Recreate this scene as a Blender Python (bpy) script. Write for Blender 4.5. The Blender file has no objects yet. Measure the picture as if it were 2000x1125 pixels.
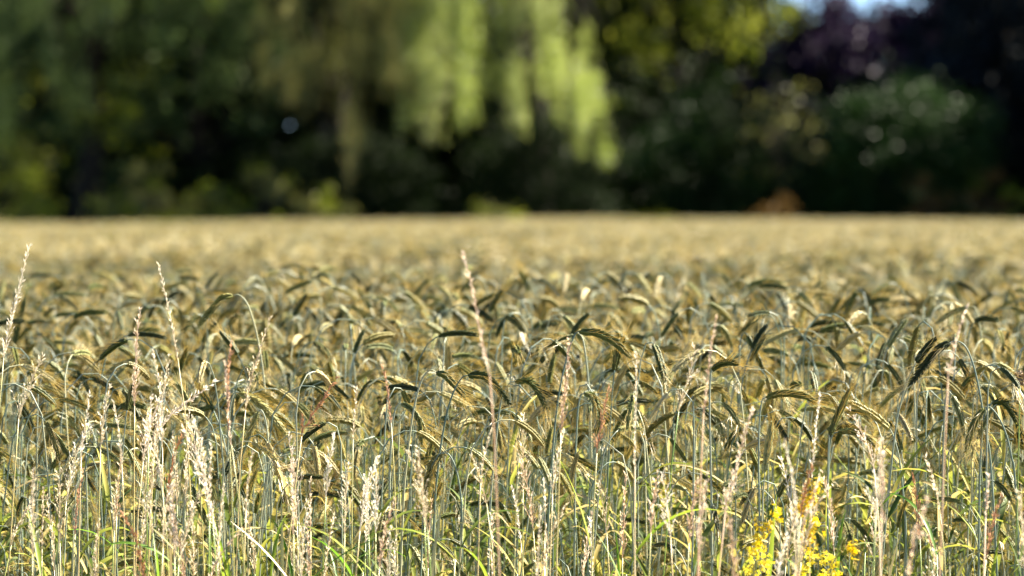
import bpy, math, random
import numpy as np
from mathutils import Vector, Matrix

random.seed(7)
rng = np.random.default_rng(11)
R = math.radians
scene = bpy.context.scene
col = scene.collection

# ------------------------------------------------------------------ camera, sky, sun, exposure
CAM_Z = 1.62
F = 2000 * 200 / 36.0            # focal length in photograph pixels
HORIZON = 410.0                  # eye level in the photograph
PITCH = math.atan((562.5 - HORIZON) / F)
cam_data = bpy.data.cameras.new('camera')
cam_data.lens = 200
cam_data.sensor_width = 36
cam_data.clip_start = 0.1
cam_data.clip_end = 2000
cam_data.dof.use_dof = True
cam_data.dof.focus_distance = 9.2
cam_data.dof.aperture_fstop = 6.8
cam_data.dof.aperture_blades = 0
cam = bpy.data.objects.new('camera', cam_data)
col.objects.link(cam)
cam.location = (0, 0, CAM_Z)
cam.rotation_euler = (math.pi / 2 - PITCH, 0, 0)
scene.camera = cam

SUN_EL, SUN_AZ = R(38), R(60)    # azimuth clockwise from the viewing direction (+Y): from the right
world = bpy.data.worlds.new('World')
scene.world = world
world.use_nodes = True
wn = world.node_tree.nodes
wn.clear()
sky = wn.new('ShaderNodeTexSky')
sky.sky_type = 'NISHITA'
sky.sun_disc = False
sky.air_density = 0.5
sky.dust_density = 0.05
sky.ozone_density = 5.0
sky.sun_elevation = SUN_EL
sky.sun_rotation = SUN_AZ
bg = wn.new('ShaderNodeBackground')
bg.inputs['Strength'].default_value = 0.05
wo = wn.new('ShaderNodeOutputWorld')
world.node_tree.links.new(sky.outputs[0], bg.inputs[0])
world.node_tree.links.new(bg.outputs[0], wo.inputs[0])

sun_data = bpy.data.lights.new('sun', 'SUN')
sun_data.energy = 5.0
sun_data.angle = R(0.5)
sun_data.color = (1.0, 0.92, 0.75)
sun = bpy.data.objects.new('sun', sun_data)
col.objects.link(sun)
sdir = Vector((math.sin(SUN_AZ) * math.cos(SUN_EL), math.cos(SUN_AZ) * math.cos(SUN_EL), math.sin(SUN_EL)))
sun.rotation_euler = sdir.to_track_quat('Z', 'Y').to_euler()
sun.location = (30, 60, 60)

vs = scene.view_settings
vs.view_transform = 'Standard'
vs.look = 'None'
vs.exposure = 2.5
vs.gamma = 1
scene.render.engine = 'CYCLES'
scene.cycles.max_bounces = 6
scene.cycles.diffuse_bounces = 2
scene.cycles.glossy_bounces = 2
scene.cycles.transmission_bounces = 3
scene.cycles.sample_clamp_indirect = 4
scene.cycles.use_denoising = True
scene.render.film_transparent = False


def P(px, py, d):
    """World point seen at photograph pixel (px, py), at distance d along the field."""
    u, v = (px - 1000) / F, -(py - 562.5) / F
    c, s = math.cos(PITCH), math.sin(PITCH)
    fy, fz = c + v * s, -s + v * c
    k = d / fy
    return np.array([u * k, d, CAM_Z + fz * k])


# ------------------------------------------------------------------ helpers
def tag(o, label=None, cat=None, group=None, kind=None):
    if label: o['label'] = label
    if cat: o['category'] = cat
    if group: o['group'] = group
    if kind: o['kind'] = kind
    return o


def empty(name, loc, rz=0.0, sc=1.0):
    o = bpy.data.objects.new(name, None)
    col.objects.link(o)
    o.location = loc
    o.rotation_euler = (0, 0, rz)
    o.scale = (sc, sc, sc)
    o.empty_display_size = 0.05
    return o


def link(name, mesh, parent=None):
    o = bpy.data.objects.new(name, mesh)
    col.objects.link(o)
    o.parent = parent
    return o


class MB:
    """Collects pieces into one mesh."""
    def __init__(self):
        self.v, self.f, self.m, self.n = [], [], [], 0

    def add(self, verts, faces, mat=0):
        verts = np.asarray(verts, float)
        self.v.append(verts)
        for f in faces:
            self.f.append(tuple(i + self.n for i in f))
        self.m.extend([mat] * len(faces))
        self.n += len(verts)

    def tube(self, path, rad, k=5, mat=0):
        path = np.asarray(path, float)
        n = len(path)
        rad = np.broadcast_to(np.asarray(rad, float), (n,))
        T = np.gradient(path, axis=0)
        T /= np.linalg.norm(T, axis=1)[:, None] + 1e-12
        ref = np.array([0.31, 0.87, 0.12])
        vs_ = []
        for i in range(n):
            a = ref - T[i] * ref.dot(T[i])
            a /= np.linalg.norm(a)
            b = np.cross(T[i], a)
            for j in range(k):
                t = 2 * math.pi * j / k
                vs_.append(path[i] + rad[i] * (math.cos(t) * a + math.sin(t) * b))
        fs = []
        for i in range(n - 1):
            for j in range(k):
                j2 = (j + 1) % k
                fs.append((i * k + j, i * k + j2, (i + 1) * k + j2, (i + 1) * k + j))
        fs.append(tuple(range((n - 1) * k, n * k)))
        self.add(vs_, fs, mat)

    def lance(self, p, d, L, w, th, up, mat=0, k=4, prof=((0.0, .25), (.3, 1), (.7, .75), (1, .08))):
        d = d / (np.linalg.norm(d) + 1e-12)
        a = up - d * up.dot(d)
        na = np.linalg.norm(a)
        if na < 1e-4:
            a = np.cross(d, [0.3, 0.5, 0.8]); na = np.linalg.norm(a)
        a /= na
        b = np.cross(d, a)
        vs_, fs = [], []
        for (t, r) in prof:
            for j in range(k):
                q = 2 * math.pi * (j + .5) / k
                vs_.append(p + d * L * t + a * (w * r * math.cos(q)) + b * (th * r * math.sin(q)))
        for i in range(len(prof) - 1):
            for j in range(k):
                j2 = (j + 1) % k
                fs.append((i * k + j, i * k + j2, (i + 1) * k + j2, (i + 1) * k + j))
        fs.append(tuple(range((len(prof) - 1) * k, len(prof) * k)))
        self.add(vs_, fs, mat)

    def scale(self, p, d, L, w, up, mat=0):
        """A thin folded scale of a dry spikelet."""
        d = d / (np.linalg.norm(d) + 1e-12)
        a = np.cross(d, up); a /= np.linalg.norm(a) + 1e-9
        b = np.cross(a, d)
        self.add([p, p + d * L * .4 + a * w - b * w * .7, p + d * L * .45 + b * w * .5, p + d * L * .4 - a * w - b * w * .7, p + d * L],
                 [(0, 1, 2), (2, 1, 4), (0, 2, 3), (3, 2, 4)], mat)

    def blade(self, path, width, side, fold=0.25, mat=0, twist=0.0):
        path = np.asarray(path, float)
        n = len(path)
        T = np.gradient(path, axis=0)
        T /= np.linalg.norm(T, axis=1)[:, None] + 1e-12
        vs_ = []
        for i in range(n):
            t = i / (n - 1)
            s = side - T[i] * side.dot(T[i])
            s /= np.linalg.norm(s) + 1e-12
            u = np.cross(T[i], s)
            tw = twist * t
            s, u = s * math.cos(tw) + u * math.sin(tw), u * math.cos(tw) - s * math.sin(tw)
            w = width * min(1, .35 + 2.2 * t) * (1 - t ** 2.2) + 0.0004
            vs_ += [path[i] - s * w + u * w * fold, path[i], path[i] + s * w + u * w * fold]
        fs = []
        for i in range(n - 1):
            a, b = i * 3, i * 3 + 3
            fs += [(a, a + 1, b + 1, b), (a + 1, a + 2, b + 2, b + 1)]
        self.add(vs_, fs, mat)

    def mesh(self, name, mats, smooth=True, origin=None):
        v = np.concatenate(self.v) if self.v else np.zeros((0, 3))
        if origin is not None:
            v = v - np.asarray(origin)
        me = bpy.data.meshes.new(name)
        me.from_pydata(v.tolist(), [], self.f)
        for m in mats:
            me.materials.append(m)
        me.polygons.foreach_set('material_index', self.m)
        me.polygons.foreach_set('use_smooth', [smooth] * len(self.f))
        me.update()
        return me


def quads_mesh(name, V, mats, mat_index=None, var=None):
    """V: (n,4,3) leaf quads as one mesh; var: a random number for each leaf."""
    n = len(V)
    me = bpy.data.meshes.new(name)
    me.vertices.add(n * 4)
    me.vertices.foreach_set('co', V.reshape(-1).astype(np.float32))
    me.loops.add(n * 4)
    me.loops.foreach_set('vertex_index', np.arange(n * 4, dtype=np.int32))
    me.polygons.add(n)
    me.polygons.foreach_set('loop_start', np.arange(n, dtype=np.int32) * 4)
    me.polygons.foreach_set('loop_total', np.full(n, 4, dtype=np.int32))
    for m in mats:
        me.materials.append(m)
    if mat_index is not None:
        me.polygons.foreach_set('material_index', mat_index.astype(np.int32))
    if var is not None:
        at = me.attributes.new('var', 'FLOAT', 'FACE')
        at.data.foreach_set('value', var.astype(np.float32))
    me.update()
    me.validate()
    return me


# ------------------------------------------------------------------ materials
def plant_mat(name, cols, trans=0.3, rough=0.5, spec=0.3, noise=60.0, attr=False, sheen=0.0, tcol=None):
    """Leaf or straw: colour varies by plant and along the surface; light passes through."""
    m = bpy.data.materials.new(name)
    m.use_nodes = True
    nt = m.node_tree
    nd, ln = nt.nodes, nt.links
    nd.clear()
    out = nd.new('ShaderNodeOutputMaterial')
    ramp = nd.new('ShaderNodeValToRGB')
    el = ramp.color_ramp.elements
    while len(el) < len(cols):
        el.new(0.5)
    for i, c in enumerate(cols):
        el[i].position = i / max(1, len(cols) - 1)
        el[i].color = (*c, 1)
    no = nd.new('ShaderNodeTexNoise')
    no.inputs['Scale'].default_value = noise
    no.inputs['Detail'].default_value = 3
    tc = nd.new('ShaderNodeTexCoord')
    ln.new(tc.outputs['Object'], no.inputs['Vector'])
    oi = nd.new('ShaderNodeObjectInfo')
    mix = nd.new('ShaderNodeMath'); mix.operation = 'MULTIPLY_ADD'
    ln.new(no.outputs['Fac'], mix.inputs[0]); mix.inputs[1].default_value = 0.9
    if attr:
        at = nd.new('ShaderNodeAttribute'); at.attribute_name = 'var'
        src = at.outputs['Fac']
    else:
        src = oi.outputs['Random']
    sc = nd.new('ShaderNodeMath'); sc.operation = 'MULTIPLY_ADD'
    ln.new(src, sc.inputs[0]); sc.inputs[1].default_value = 0.9; sc.inputs[2].default_value = -0.4
    ln.new(sc.outputs[0], mix.inputs[2])
    ln.new(mix.outputs[0], ramp.inputs['Fac'])
    pb = nd.new('ShaderNodeBsdfPrincipled')
    pb.inputs['Roughness'].default_value = rough
    pb.inputs['Specular IOR Level'].default_value = spec
    ln.new(ramp.outputs[0], pb.inputs['Base Color'])
    if trans > 0:
        tr = nd.new('ShaderNodeBsdfTranslucent')
        if tcol:
            mc = nd.new('ShaderNodeMix'); mc.data_type = 'RGBA'; mc.blend_type = 'MULTIPLY'
            mc.inputs[0].default_value = 1
            ln.new(ramp.outputs[0], mc.inputs[6]); mc.inputs[7].default_value = (*tcol, 1)
            ln.new(mc.outputs[2], tr.inputs[0])
        else:
            ln.new(ramp.outputs[0], tr.inputs[0])
        ms = nd.new('ShaderNodeMixShader'); ms.inputs[0].default_value = trans
        ln.new(pb.outputs[0], ms.inputs[1]); ln.new(tr.outputs[0], ms.inputs[2])
        ln.new(ms.outputs[0], out.inputs[0])
    else:
        ln.new(pb.outputs[0], out.inputs[0])
    return m


def bark_mat(name, c1, c2):
    m = plant_mat(name, [c1, c2], trans=0, rough=0.9, spec=0.1, noise=9)
    return m


M_EAR = plant_mat('rye_ear', [(.065, .075, .014), (.155, .16, .032), (.33, .30, .085), (.62, .54, .27)], trans=.15, rough=.58, spec=.3, noise=150)
M_EARD = plant_mat('dark_rye_ear', [(.026, .036, .008), (.058, .074, .015), (.12, .14, .032), (.34, .33, .13)], trans=.1, rough=.58, spec=.3, noise=170)  # unripe green ears, with their shaded side put into the darker colour
M_EARR = plant_mat('ripe_rye_ear', [(.13, .12, .028), (.25, .22, .06), (.41, .34, .13), (.56, .46, .24)], trans=.18, rough=.6, spec=.25, noise=120)
M_AWNR = plant_mat('ripe_rye_awn', [(.33, .235, .062), (.42, .305, .098), (.49, .38, .15)], trans=.5, rough=.35, spec=.6, noise=40)
M_AWN = plant_mat('rye_awn', [(.58, .45, .14), (.72, .58, .23), (.82, .70, .39)], trans=.5, rough=.35, spec=.6, noise=40)
M_STEM = plant_mat('rye_stem', [(.11, .165, .12), (.21, .265, .20), (.31, .345, .25), (.48, .45, .24)], trans=.05, rough=.5, spec=.35, noise=9)
M_LEAF = plant_mat('rye_leaf', [(.05, .09, .025), (.13, .17, .04), (.30, .33, .05), (.46, .37, .10), (.55, .44, .22)], trans=.36, rough=.65, spec=.12, noise=14)
M_PINK = plant_mat('dry_grass_pink', [(.64, .48, .33), (.78, .64, .48), (.84, .75, .62)], trans=.55, rough=.5, spec=.4, noise=55)
M_PALE = plant_mat('dry_grass_pale', [(.66, .56, .38), (.80, .72, .55), (.86, .80, .68)], trans=.55, rough=.45, spec=.5, noise=55)
M_RUST = plant_mat('dry_grass_rust', [(.46, .22, .10), (.62, .36, .19), (.72, .52, .34)], trans=.3, rough=.5, noise=55)
M_STRAW = plant_mat('grass_straw_stem', [(.40, .40, .14), (.58, .48, .18), (.66, .50, .24)], trans=.1, rough=.4, spec=.5, noise=8)
M_GSTEM = plant_mat('grass_green_stem', [(.16, .28, .04), (.30, .38, .08), (.50, .46, .16)], trans=.1, rough=.4, spec=.5, noise=8)
M_GLEAF = plant_mat('grass_leaf', [(.08, .20, .015), (.18, .32, .03), (.34, .38, .04)], trans=.45, rough=.45, noise=12)
M_YELLOW = plant_mat('yellow_petal', [(.68, .46, .008), (.82, .66, .02), (.88, .78, .08)], trans=.35, rough=.6, noise=90)
M_BUD = plant_mat('green_bud', [(.10, .17, .02), (.26, .30, .04)], trans=.2, rough=.6, noise=90)
M_BROWN = plant_mat('seed_head_brown', [(.10, .06, .03), (.26, .17, .09), (.50, .42, .30)], trans=.1, rough=.7, noise=160)

M_WILLOW = plant_mat('willow_leaf', [(.11, .15, .028), (.30, .35, .10), (.54, .57, .27)], trans=.48, rough=.45, spec=.4, noise=.6, attr=True, tcol=(1.05, 1.08, .75))
M_MIDG = plant_mat('mid_green_leaf', [(.03, .055, .016), (.085, .125, .036), (.18, .24, .08)], trans=.45, rough=.6, spec=.1, noise=.6, attr=True)
M_OLIVE = plant_mat('olive_leaf', [(.09, .10, .02), (.20, .20, .055), (.34, .31, .12)], trans=.35, rough=.5, spec=.1, noise=.6, attr=True)
M_BLUEG = plant_mat('bluish_leaf', [(.03, .055, .02), (.08, .125, .04), (.16, .22, .075)], trans=.4, rough=.5, spec=.1, noise=.6, attr=True)
M_DEEP = plant_mat('deep_green_leaf', [(.005, .010, .002), (.010, .019, .004), (.020, .036, .007)], trans=.2, rough=.7, spec=.08, noise=.6, attr=True)  # the wood's near-black shade is put into this leaf colour
M_LIME = plant_mat('yellow_green_leaf', [(.09, .13, .010), (.21, .25, .02), (.34, .35, .05)], trans=.45, rough=.5, spec=.1, noise=.6, attr=True)
M_DOME = plant_mat('shrub_leaf', [(.008, .022, .004), (.016, .040, .007), (.032, .07, .014)], trans=.2, rough=.5, spec=.1, noise=.6, attr=True)  # green lowered so the colour itself carries the shrubs' shade
M_COPPER = plant_mat('copper_leaf', [(.016, .010, .026), (.035, .022, .055), (.06, .04, .08)], trans=.2, rough=.55, spec=.1, noise=.6, attr=True)
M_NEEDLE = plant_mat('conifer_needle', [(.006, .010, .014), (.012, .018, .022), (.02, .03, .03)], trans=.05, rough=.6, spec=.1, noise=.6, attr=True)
M_RUSTY = plant_mat('rust_leaf', [(.09, .055, .012), (.16, .09, .025), (.22, .13, .04)], trans=.4, rough=.5, spec=.1, noise=.6, attr=True)
M_BARK = bark_mat('bark_dark', (.012, .010, .007), (.03, .024, .018))
M_BARKP = bark_mat('bark_pale', (.10, .09, .07), (.22, .20, .16))


def soil_mat():
    m = bpy.data.materials.new('soil')
    m.use_nodes = True
    nt = m.node_tree; nd, ln = nt.nodes, nt.links
    pb = nd['Principled BSDF']
    tc = nd.new('ShaderNodeTexCoord')
    n1 = nd.new('ShaderNodeTexNoise'); n1.inputs['Scale'].default_value = 3; n1.inputs['Detail'].default_value = 8
    ra = nd.new('ShaderNodeValToRGB')
    ra.color_ramp.elements[0].color = (.035, .027, .016, 1)
    ra.color_ramp.elements[1].color = (.11, .085, .05, 1)
    ln.new(tc.outputs['Object'], n1.inputs['Vector']); ln.new(n1.outputs['Fac'], ra.inputs[0])
    ln.new(ra.outputs[0], pb.inputs['Base Color'])
    pb.inputs['Roughness'].default_value = .95
    bm = nd.new('ShaderNodeBump'); bm.inputs['Strength'].default_value = .6
    n2 = nd.new('ShaderNodeTexNoise'); n2.inputs['Scale'].default_value = 40
    ln.new(tc.outputs['Object'], n2.inputs['Vector']); ln.new(n2.outputs['Fac'], bm.inputs['Height'])
    ln.new(bm.outputs[0], pb.inputs['Normal'])
    return m


M_SOIL = soil_mat()

# ------------------------------------------------------------------ ground
mb = MB()
gx = np.linspace(-900, 900, 37); gy = np.linspace(-100, 1500, 33)
vv = [(x, y, 0.0) for y in gy for x in gx]
ff = [(j * 37 + i, j * 37 + i + 1, (j + 1) * 37 + i + 1, (j + 1) * 37 + i) for j in range(32) for i in range(36)]
mb.add(vv, ff)
tag(link('ground', mb.mesh('ground', [M_SOIL])), 'bare brown soil under the rye and the trees', kind='structure')

# ------------------------------------------------------------------ rye
UP = np.array([0., 0., 1.])


def nod_path(H, lean, neck, earbend, ear_len, neck_len, wob=0.0, droop_pow=1.6):
    """Stem and ear centre lines in the XZ plane, nodding towards +X; the stem stands at the origin."""
    ds = 0.006
    s_total = H
    pts = [np.zeros(3)]
    s = 0
    th = lean * .3
    while s < s_total:
        t = s / s_total
        a = max(0, (s - (s_total - neck_len)) / neck_len)
        th = lean * (.3 + .7 * t) + (neck - lean) * a ** droop_pow
        y = wob * math.sin(3.1 * t) * ds
        pts.append(pts[-1] + ds * np.array([math.sin(th), y, math.cos(th)]))
        s += ds
    stem = np.array(pts)
    ear = [stem[-1]]
    n = 26
    for i in range(n):
        th2 = neck + earbend * ((i + 1) / n) ** .8
        ear.append(ear[-1] + ear_len / n * np.array([math.sin(th2), 0, math.cos(th2)]))
    return stem, np.array(ear)


def thin(path, n):
    """n points along the path, closer together towards its end where it bends."""
    idx = np.unique(np.round((1 - (1 - np.linspace(0, 1, n)) ** 2.0) * (len(path) - 1)).astype(int))
    return path[idx]


def ear_geo(me_ear, me_awn, path, roll, r, nodes=20, width=1.0, awn=1.0, spread=1.0, mats=(0, 0), k=4, awn_seg=3, awn_share=1.0):
    """Two rows of spikelets, two florets each, every floret with its awn."""
    n = len(path)
    T = np.gradient(path, axis=0)
    T /= np.linalg.norm(T, axis=1)[:, None]
    L = np.linalg.norm(np.diff(path, axis=0), axis=1).sum()
    plane = np.cross(T[0], T[-1])
    if np.linalg.norm(plane) < 1e-3:
        plane = np.cross(T[0], [0.2, .9, .1])
    plane /= np.linalg.norm(plane)
    me_ear.tube(path[::3], np.linspace(.0016, .0008, len(path[::3])), 4, mats[0])
    for i in range(nodes * 2):
        t = (i + .3) / (nodes * 2)
        f = t * (n - 1)
        i0 = min(int(f), n - 2)
        p = path[i0] + (path[i0 + 1] - path[i0]) * (f - i0)
        tg = T[i0]
        a = plane - tg * plane.dot(tg); a /= np.linalg.norm(a)
        b = np.cross(tg, a)
        A = a * math.cos(roll) + b * math.sin(roll)
        B = np.cross(tg, A)
        sgn = 1 if i % 2 else -1
        size = (.72 + .42 * math.sin(math.pi * min(1, .12 + t * .95)) ** .7) * width
        if t > .85:
            size *= 1 - (t - .85) * 2.2
        for q in (-1, 1):
            d = tg + A * sgn * (.26 + .05 * r.standard_normal()) + B * q * (.16 + .06 * r.standard_normal())
            p0 = p + A * sgn * .0017 * size + B * q * .0017 * size
            fl = L / 95 * 1000 * .0128 * size * (1 + .08 * r.standard_normal())
            me_ear.lance(p0, d, fl, .0026 * size, .0021 * size, B, mats[0], k)
            if me_awn is None:
                continue
            tip = p0 + d / np.linalg.norm(d) * fl * .92
            al = (.024 + .012 * t + .007 * r.standard_normal()) * awn
            if al < .006 or r.random() > awn_share:
                continue
            d1 = d / np.linalg.norm(d) + spread * (A * sgn * (.10 + .10 * r.random()) + B * q * (.10 * r.standard_normal()))
            d1 /= np.linalg.norm(d1)
            d2 = d1 + .12 * r.standard_normal(3) * spread; d2 /= np.linalg.norm(d2)
            pts = [tip, tip + d1 * al * .5, tip + d1 * al * .5 + d2 * al * .5]
            me_awn.tube(pts, [.00027, .00021, .00008], awn_seg, mats[1])


def leaf_path(p0, az, length, rise, droop, n=9):
    pts = [np.array(p0, float)]
    for i in range(n - 1):
        t = i / (n - 2)
        a = rise + droop * t ** 1.3
        pts.append(pts[-1] + length / (n - 1) * np.array([math.sin(a) * math.cos(az), math.sin(a) * math.sin(az), math.cos(a)]))
    return np.array(pts)


def rye_variant(i, r, height=None):
    H = 1.36
    kind = i % 6
    neck = R([95, 125, 62, 150, 22, 110][kind] + r.uniform(-16, 16))
    bend = R([28, 20, 36, 10, 18, 40][kind] + r.uniform(-8, 8))
    stem, ear = nod_path(H, R(r.uniform(0, 7)), neck, bend, r.uniform(.046, .076), r.uniform(.05, .15), wob=r.uniform(-.12, .12))
    top = max(stem[:, 2].max(), ear[:, 2].max())
    sc_ = (H - .02) / top
    stem = stem * [1, 1, sc_]
    ear = ear + (stem[-1] - ear[0])
    out = {}
    m = MB(); sp = thin(stem, 16); m.tube(sp, np.linspace(.0021, .00095, len(sp)), 5); out['stem'] = m
    e, a = MB(), MB()
    ear_geo(e, a, ear, r.uniform(0, math.pi), r, nodes=int(r.integers(15, 19)), width=r.uniform(.80, .96), awn=r.uniform(.75, 1.1), spread=r.uniform(.9, 1.8), awn_share=.5)
    out['ear'], out['awns'] = e, a
    out['leaves'] = []
    for hh in (r.uniform(1.0, 1.16), r.uniform(.80, .98), r.uniform(.92, 1.1)):
        j = np.argmin(abs(stem[:, 2] - hh))
        az = r.uniform(0, 2 * math.pi)
        lm = MB()
        pth = leaf_path(stem[j], az, r.uniform(.10, .20), R(r.uniform(12, 40)), R(r.uniform(20, 120)))
        lm.blade(pth, r.uniform(.0030, .0052), np.array([-math.sin(az), math.cos(az), 0]), .3, 0, r.uniform(-1.2, 1.2))
        out['leaves'].append(lm)
    return out


NVAR = 24
rv = np.random.default_rng(5)
variants = [rye_variant(i, rv) for i in range(NVAR)]
EAR_OF = [[M_EARD, M_EAR, M_EARD, M_EARR, M_EARD][i % 5] for i in range(NVAR)]
AWN_OF = [[M_AWN, M_AWN, M_AWN, M_AWNR, M_AWNR][i % 5] for i in range(NVAR)]
var_mesh = []
for vi, v in enumerate(variants):
    var_mesh.append(dict(stem=v['stem'].mesh('rye_stem', [M_STEM]), ear=v['ear'].mesh('rye_ear', [EAR_OF[vi]], False),
                         awns=v['awns'].mesh('rye_awns', [AWN_OF[vi]], False), leaves=[l.mesh('rye_leaf', [M_LEAF], True) for l in v['leaves']]))


def merged(v):
    m = MB()
    for key, mi in (('stem', 0), ('ear', 1), ('awns', 2)):
        s = v[key]
        m.add(np.concatenate(s.v), s.f, mi)
    for l in v['leaves']:
        m.add(np.concatenate(l.v), l.f, 3)
    return m


proto = bpy.data.collections.new('rye_prototypes')
MATS4 = [M_STEM, M_EAR, M_AWN, M_LEAF]
for i, v in enumerate(variants):
    o = bpy.data.objects.new('a_plant_%02d' % i, merged(v).mesh('rye_plant', [M_STEM, EAR_OF[i], AWN_OF[i], M_LEAF], False))
    proto.objects.link(o)
NCL = 4
rc = np.random.default_rng(8)
CL = 0.7
for c in range(NCL):
    m = MB()
    for q in range(150):
        x, y = rc.uniform(-CL / 2, CL / 2, 2)
        neck = R(rc.uniform(20, 150)); az = rc.normal(0, 1.1)
        H = rc.normal(1.33, .035)
        stem, ear = nod_path(.42, R(rc.uniform(0, 8)), neck, R(rc.uniform(10, 35)), .072, .14)
        top = max(stem[:, 2].max(), ear[:, 2].max())
        ca, sa = math.cos(az), math.sin(az)
        rot = np.array([[ca, sa, 0], [-sa, ca, 0], [0, 0, 1]])
        off = np.array([x, y, H - top])
        st = thin(stem, 5) @ rot + off; er = ear[::6] @ rot + off
        m.tube(st, .0015, 3, 0)
        m.tube(er, [.0025, .0048, .0048, .004, .002][:len(er)], 5, 1)
        Te = er[-1] - er[0]; Te /= np.linalg.norm(Te)
        for w in range(14):
            b = er[rc.integers(0, len(er))]
            d = Te + rc.normal(0, .28, 3); d /= np.linalg.norm(d)
            sd = np.cross(d, rc.normal(0, 1, 3)); sd /= np.linalg.norm(sd)
            m.add([b - sd * .0008, b + sd * .0008, b + d * .045], [(0, 1, 2)], 2)
        if q % 3 == 0:
            pth = leaf_path(st[0] + [0, 0, .1], rc.uniform(0, 6.28), .2, .4, 1.5, 5)
            m.blade(pth, .005, np.array([.7, .7, 0]), .2, 3)
    o = bpy.data.objects.new('b_patch_%02d' % c, m.mesh('rye_patch', [M_STEM, M_EARR, M_AWNR, M_LEAF], False))
    proto.objects.link(o)

# ---- where every plant stands
FIELD_NEAR, MIX, FIELD_FAR = 9.1, 26.0, 108.0


def swell(x, y):
    return .020 * np.sin(x * 1.7 + .6 * y) + .018 * np.sin(y * .9 + 2) + .015 * np.sin(x * .6 - y * .35)


pts = []
dens = 370
area = 0
y = FIELD_NEAR
while y < MIX:
    dy = .05
    hw = .09 * y + 1.4
    n = rng.poisson(2 * hw * dy * dens * (1 if y < 14 else .8))
    xs = rng.uniform(-hw, hw, n); ys = rng.uniform(y, y + dy, n)
    pts.append(np.stack([xs, ys], 1))
    y += dy
pts = np.concatenate(pts)
n = len(pts)
hgt = rng.normal(1.315, .062, n)
front = np.clip((10.6 - pts[:, 1]) / 1.5, 0, 1)
hgt -= .035 * front
low = rng.random(n) < .30 + .42 * front
hgt[low] -= rng.uniform(.04, .20, low.sum()) * (1 + 1.0 * front[low])
hgt = np.clip(hgt, .93, 1.43) + swell(pts[:, 0], pts[:, 1])
az = np.where(rng.random(n) < .62, rng.normal(-.1, .9, n), np.where(rng.random(n) < .6, rng.normal(math.pi, .8, n), rng.uniform(-math.pi, math.pi, n)))
vid = rng.integers(0, NVAR, n)
tilt = rng.normal(0, .05, (n, 2))
scl = hgt / 1.34

# the plants of the front rows that show largest become things of their own
inframe = np.abs(pts[:, 0]) < .0905 * pts[:, 1]
order = np.argsort(np.where(inframe, pts[:, 1], 1e9))
N_IND = 268
ind = order[:N_IND]
rest = np.setdiff1d(np.arange(n), ind)

cl_pts = []
y = MIX
while y < FIELD_FAR:
    hw = .092 * y + 5
    step = .52
    k = int(2 * hw / step)
    for q in range(k):
        cl_pts.append((-hw + (q + rng.random()) * step, y + rng.uniform(-.25, .25)))
    y += .52
cl_pts = np.array(cl_pts)
nc = len(cl_pts)
cl_z = swell(cl_pts[:, 0], cl_pts[:, 1]) + rng.normal(0, .012, nc) + .04 * np.sin(cl_pts[:, 0] * .25 + 1)

me = bpy.data.meshes.new('rye_field')
allp = np.concatenate([np.c_[pts[rest], np.zeros(len(rest))], np.c_[cl_pts, cl_z]])
me.vertices.add(len(allp))
me.vertices.foreach_set('co', allp.reshape(-1).astype(np.float32))
rotv = np.concatenate([np.c_[tilt[rest], az[rest]], np.c_[np.zeros((nc, 2)), rng.choice([-.35, 0, .35], nc)]])
idx = np.concatenate([vid[rest], NVAR + rng.integers(0, NCL, nc)])
sca = np.concatenate([scl[rest], np.ones(nc)])
a = me.attributes.new('rot', 'FLOAT_VECTOR', 'POINT'); a.data.foreach_set('vector', rotv.reshape(-1).astype(np.float32))
a = me.attributes.new('idx', 'INT', 'POINT'); a.data.foreach_set('value', idx.astype(np.int32))
a = me.attributes.new('scl', 'FLOAT', 'POINT'); a.data.foreach_set('value', sca.astype(np.float32))
for m_ in MATS4:
    me.materials.append(m_)
field = link('rye_field', me)
tag(field, 'ripening rye field behind its front rows, stretching back to the trees', 'rye', kind='stuff')
ng = bpy.data.node_groups.new('rye_scatter', 'GeometryNodeTree')
ng.interface.new_socket('Geometry', in_out='INPUT', socket_type='NodeSocketGeometry')
ng.interface.new_socket('Geometry', in_out='OUTPUT', socket_type='NodeSocketGeometry')
gi = ng.nodes.new('NodeGroupInput'); go = ng.nodes.new('NodeGroupOutput')
iop = ng.nodes.new('GeometryNodeInstanceOnPoints')
ci = ng.nodes.new('GeometryNodeCollectionInfo')
ci.inputs['Collection'].default_value = proto
ci.inputs['Separate Children'].default_value = True
ci.inputs['Reset Children'].default_value = True


def named(nm, ty):
    x = ng.nodes.new('GeometryNodeInputNamedAttribute'); x.data_type = ty
    x.inputs['Name'].default_value = nm
    return x.outputs['Attribute']


e2r = ng.nodes.new('FunctionNodeEulerToRotation')
ng.links.new(named('rot', 'FLOAT_VECTOR'), e2r.inputs[0])
ng.links.new(gi.outputs[0], iop.inputs['Points'])
ng.links.new(ci.outputs[0], iop.inputs['Instance'])
iop.inputs['Pick Instance'].default_value = True
ng.links.new(named('idx', 'INT'), iop.inputs['Instance Index'])
ng.links.new(e2r.outputs[0], iop.inputs['Rotation'])
ng.links.new(named('scl', 'FLOAT'), iop.inputs['Scale'])
ng.links.new(iop.outputs[0], go.inputs[0])
field.modifiers.new('scatter', 'NODES').node_group = ng

# ---- the front rows, plant by plant
ZONES = [(-1e9, 150, 'at the left edge'), (150, 380, 'inside the dense grass clump'), (380, 600, 'beside the rusty grass pair'),
         (600, 830, 'left of the row of three ears'), (830, 1070, 'under the row of three ears'), (1070, 1300, 'under the highest dark ear'),
         (1300, 1480, 'near the stubby dark ear'), (1480, 1680, 'around the yellow flowers'), (1680, 1850, 'right of the yellow flowers'), (1850, 1e9, 'at the right edge')]


def zone_of(px):
    return next(z for lo, hi, z in ZONES if lo <= px < hi)


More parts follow.
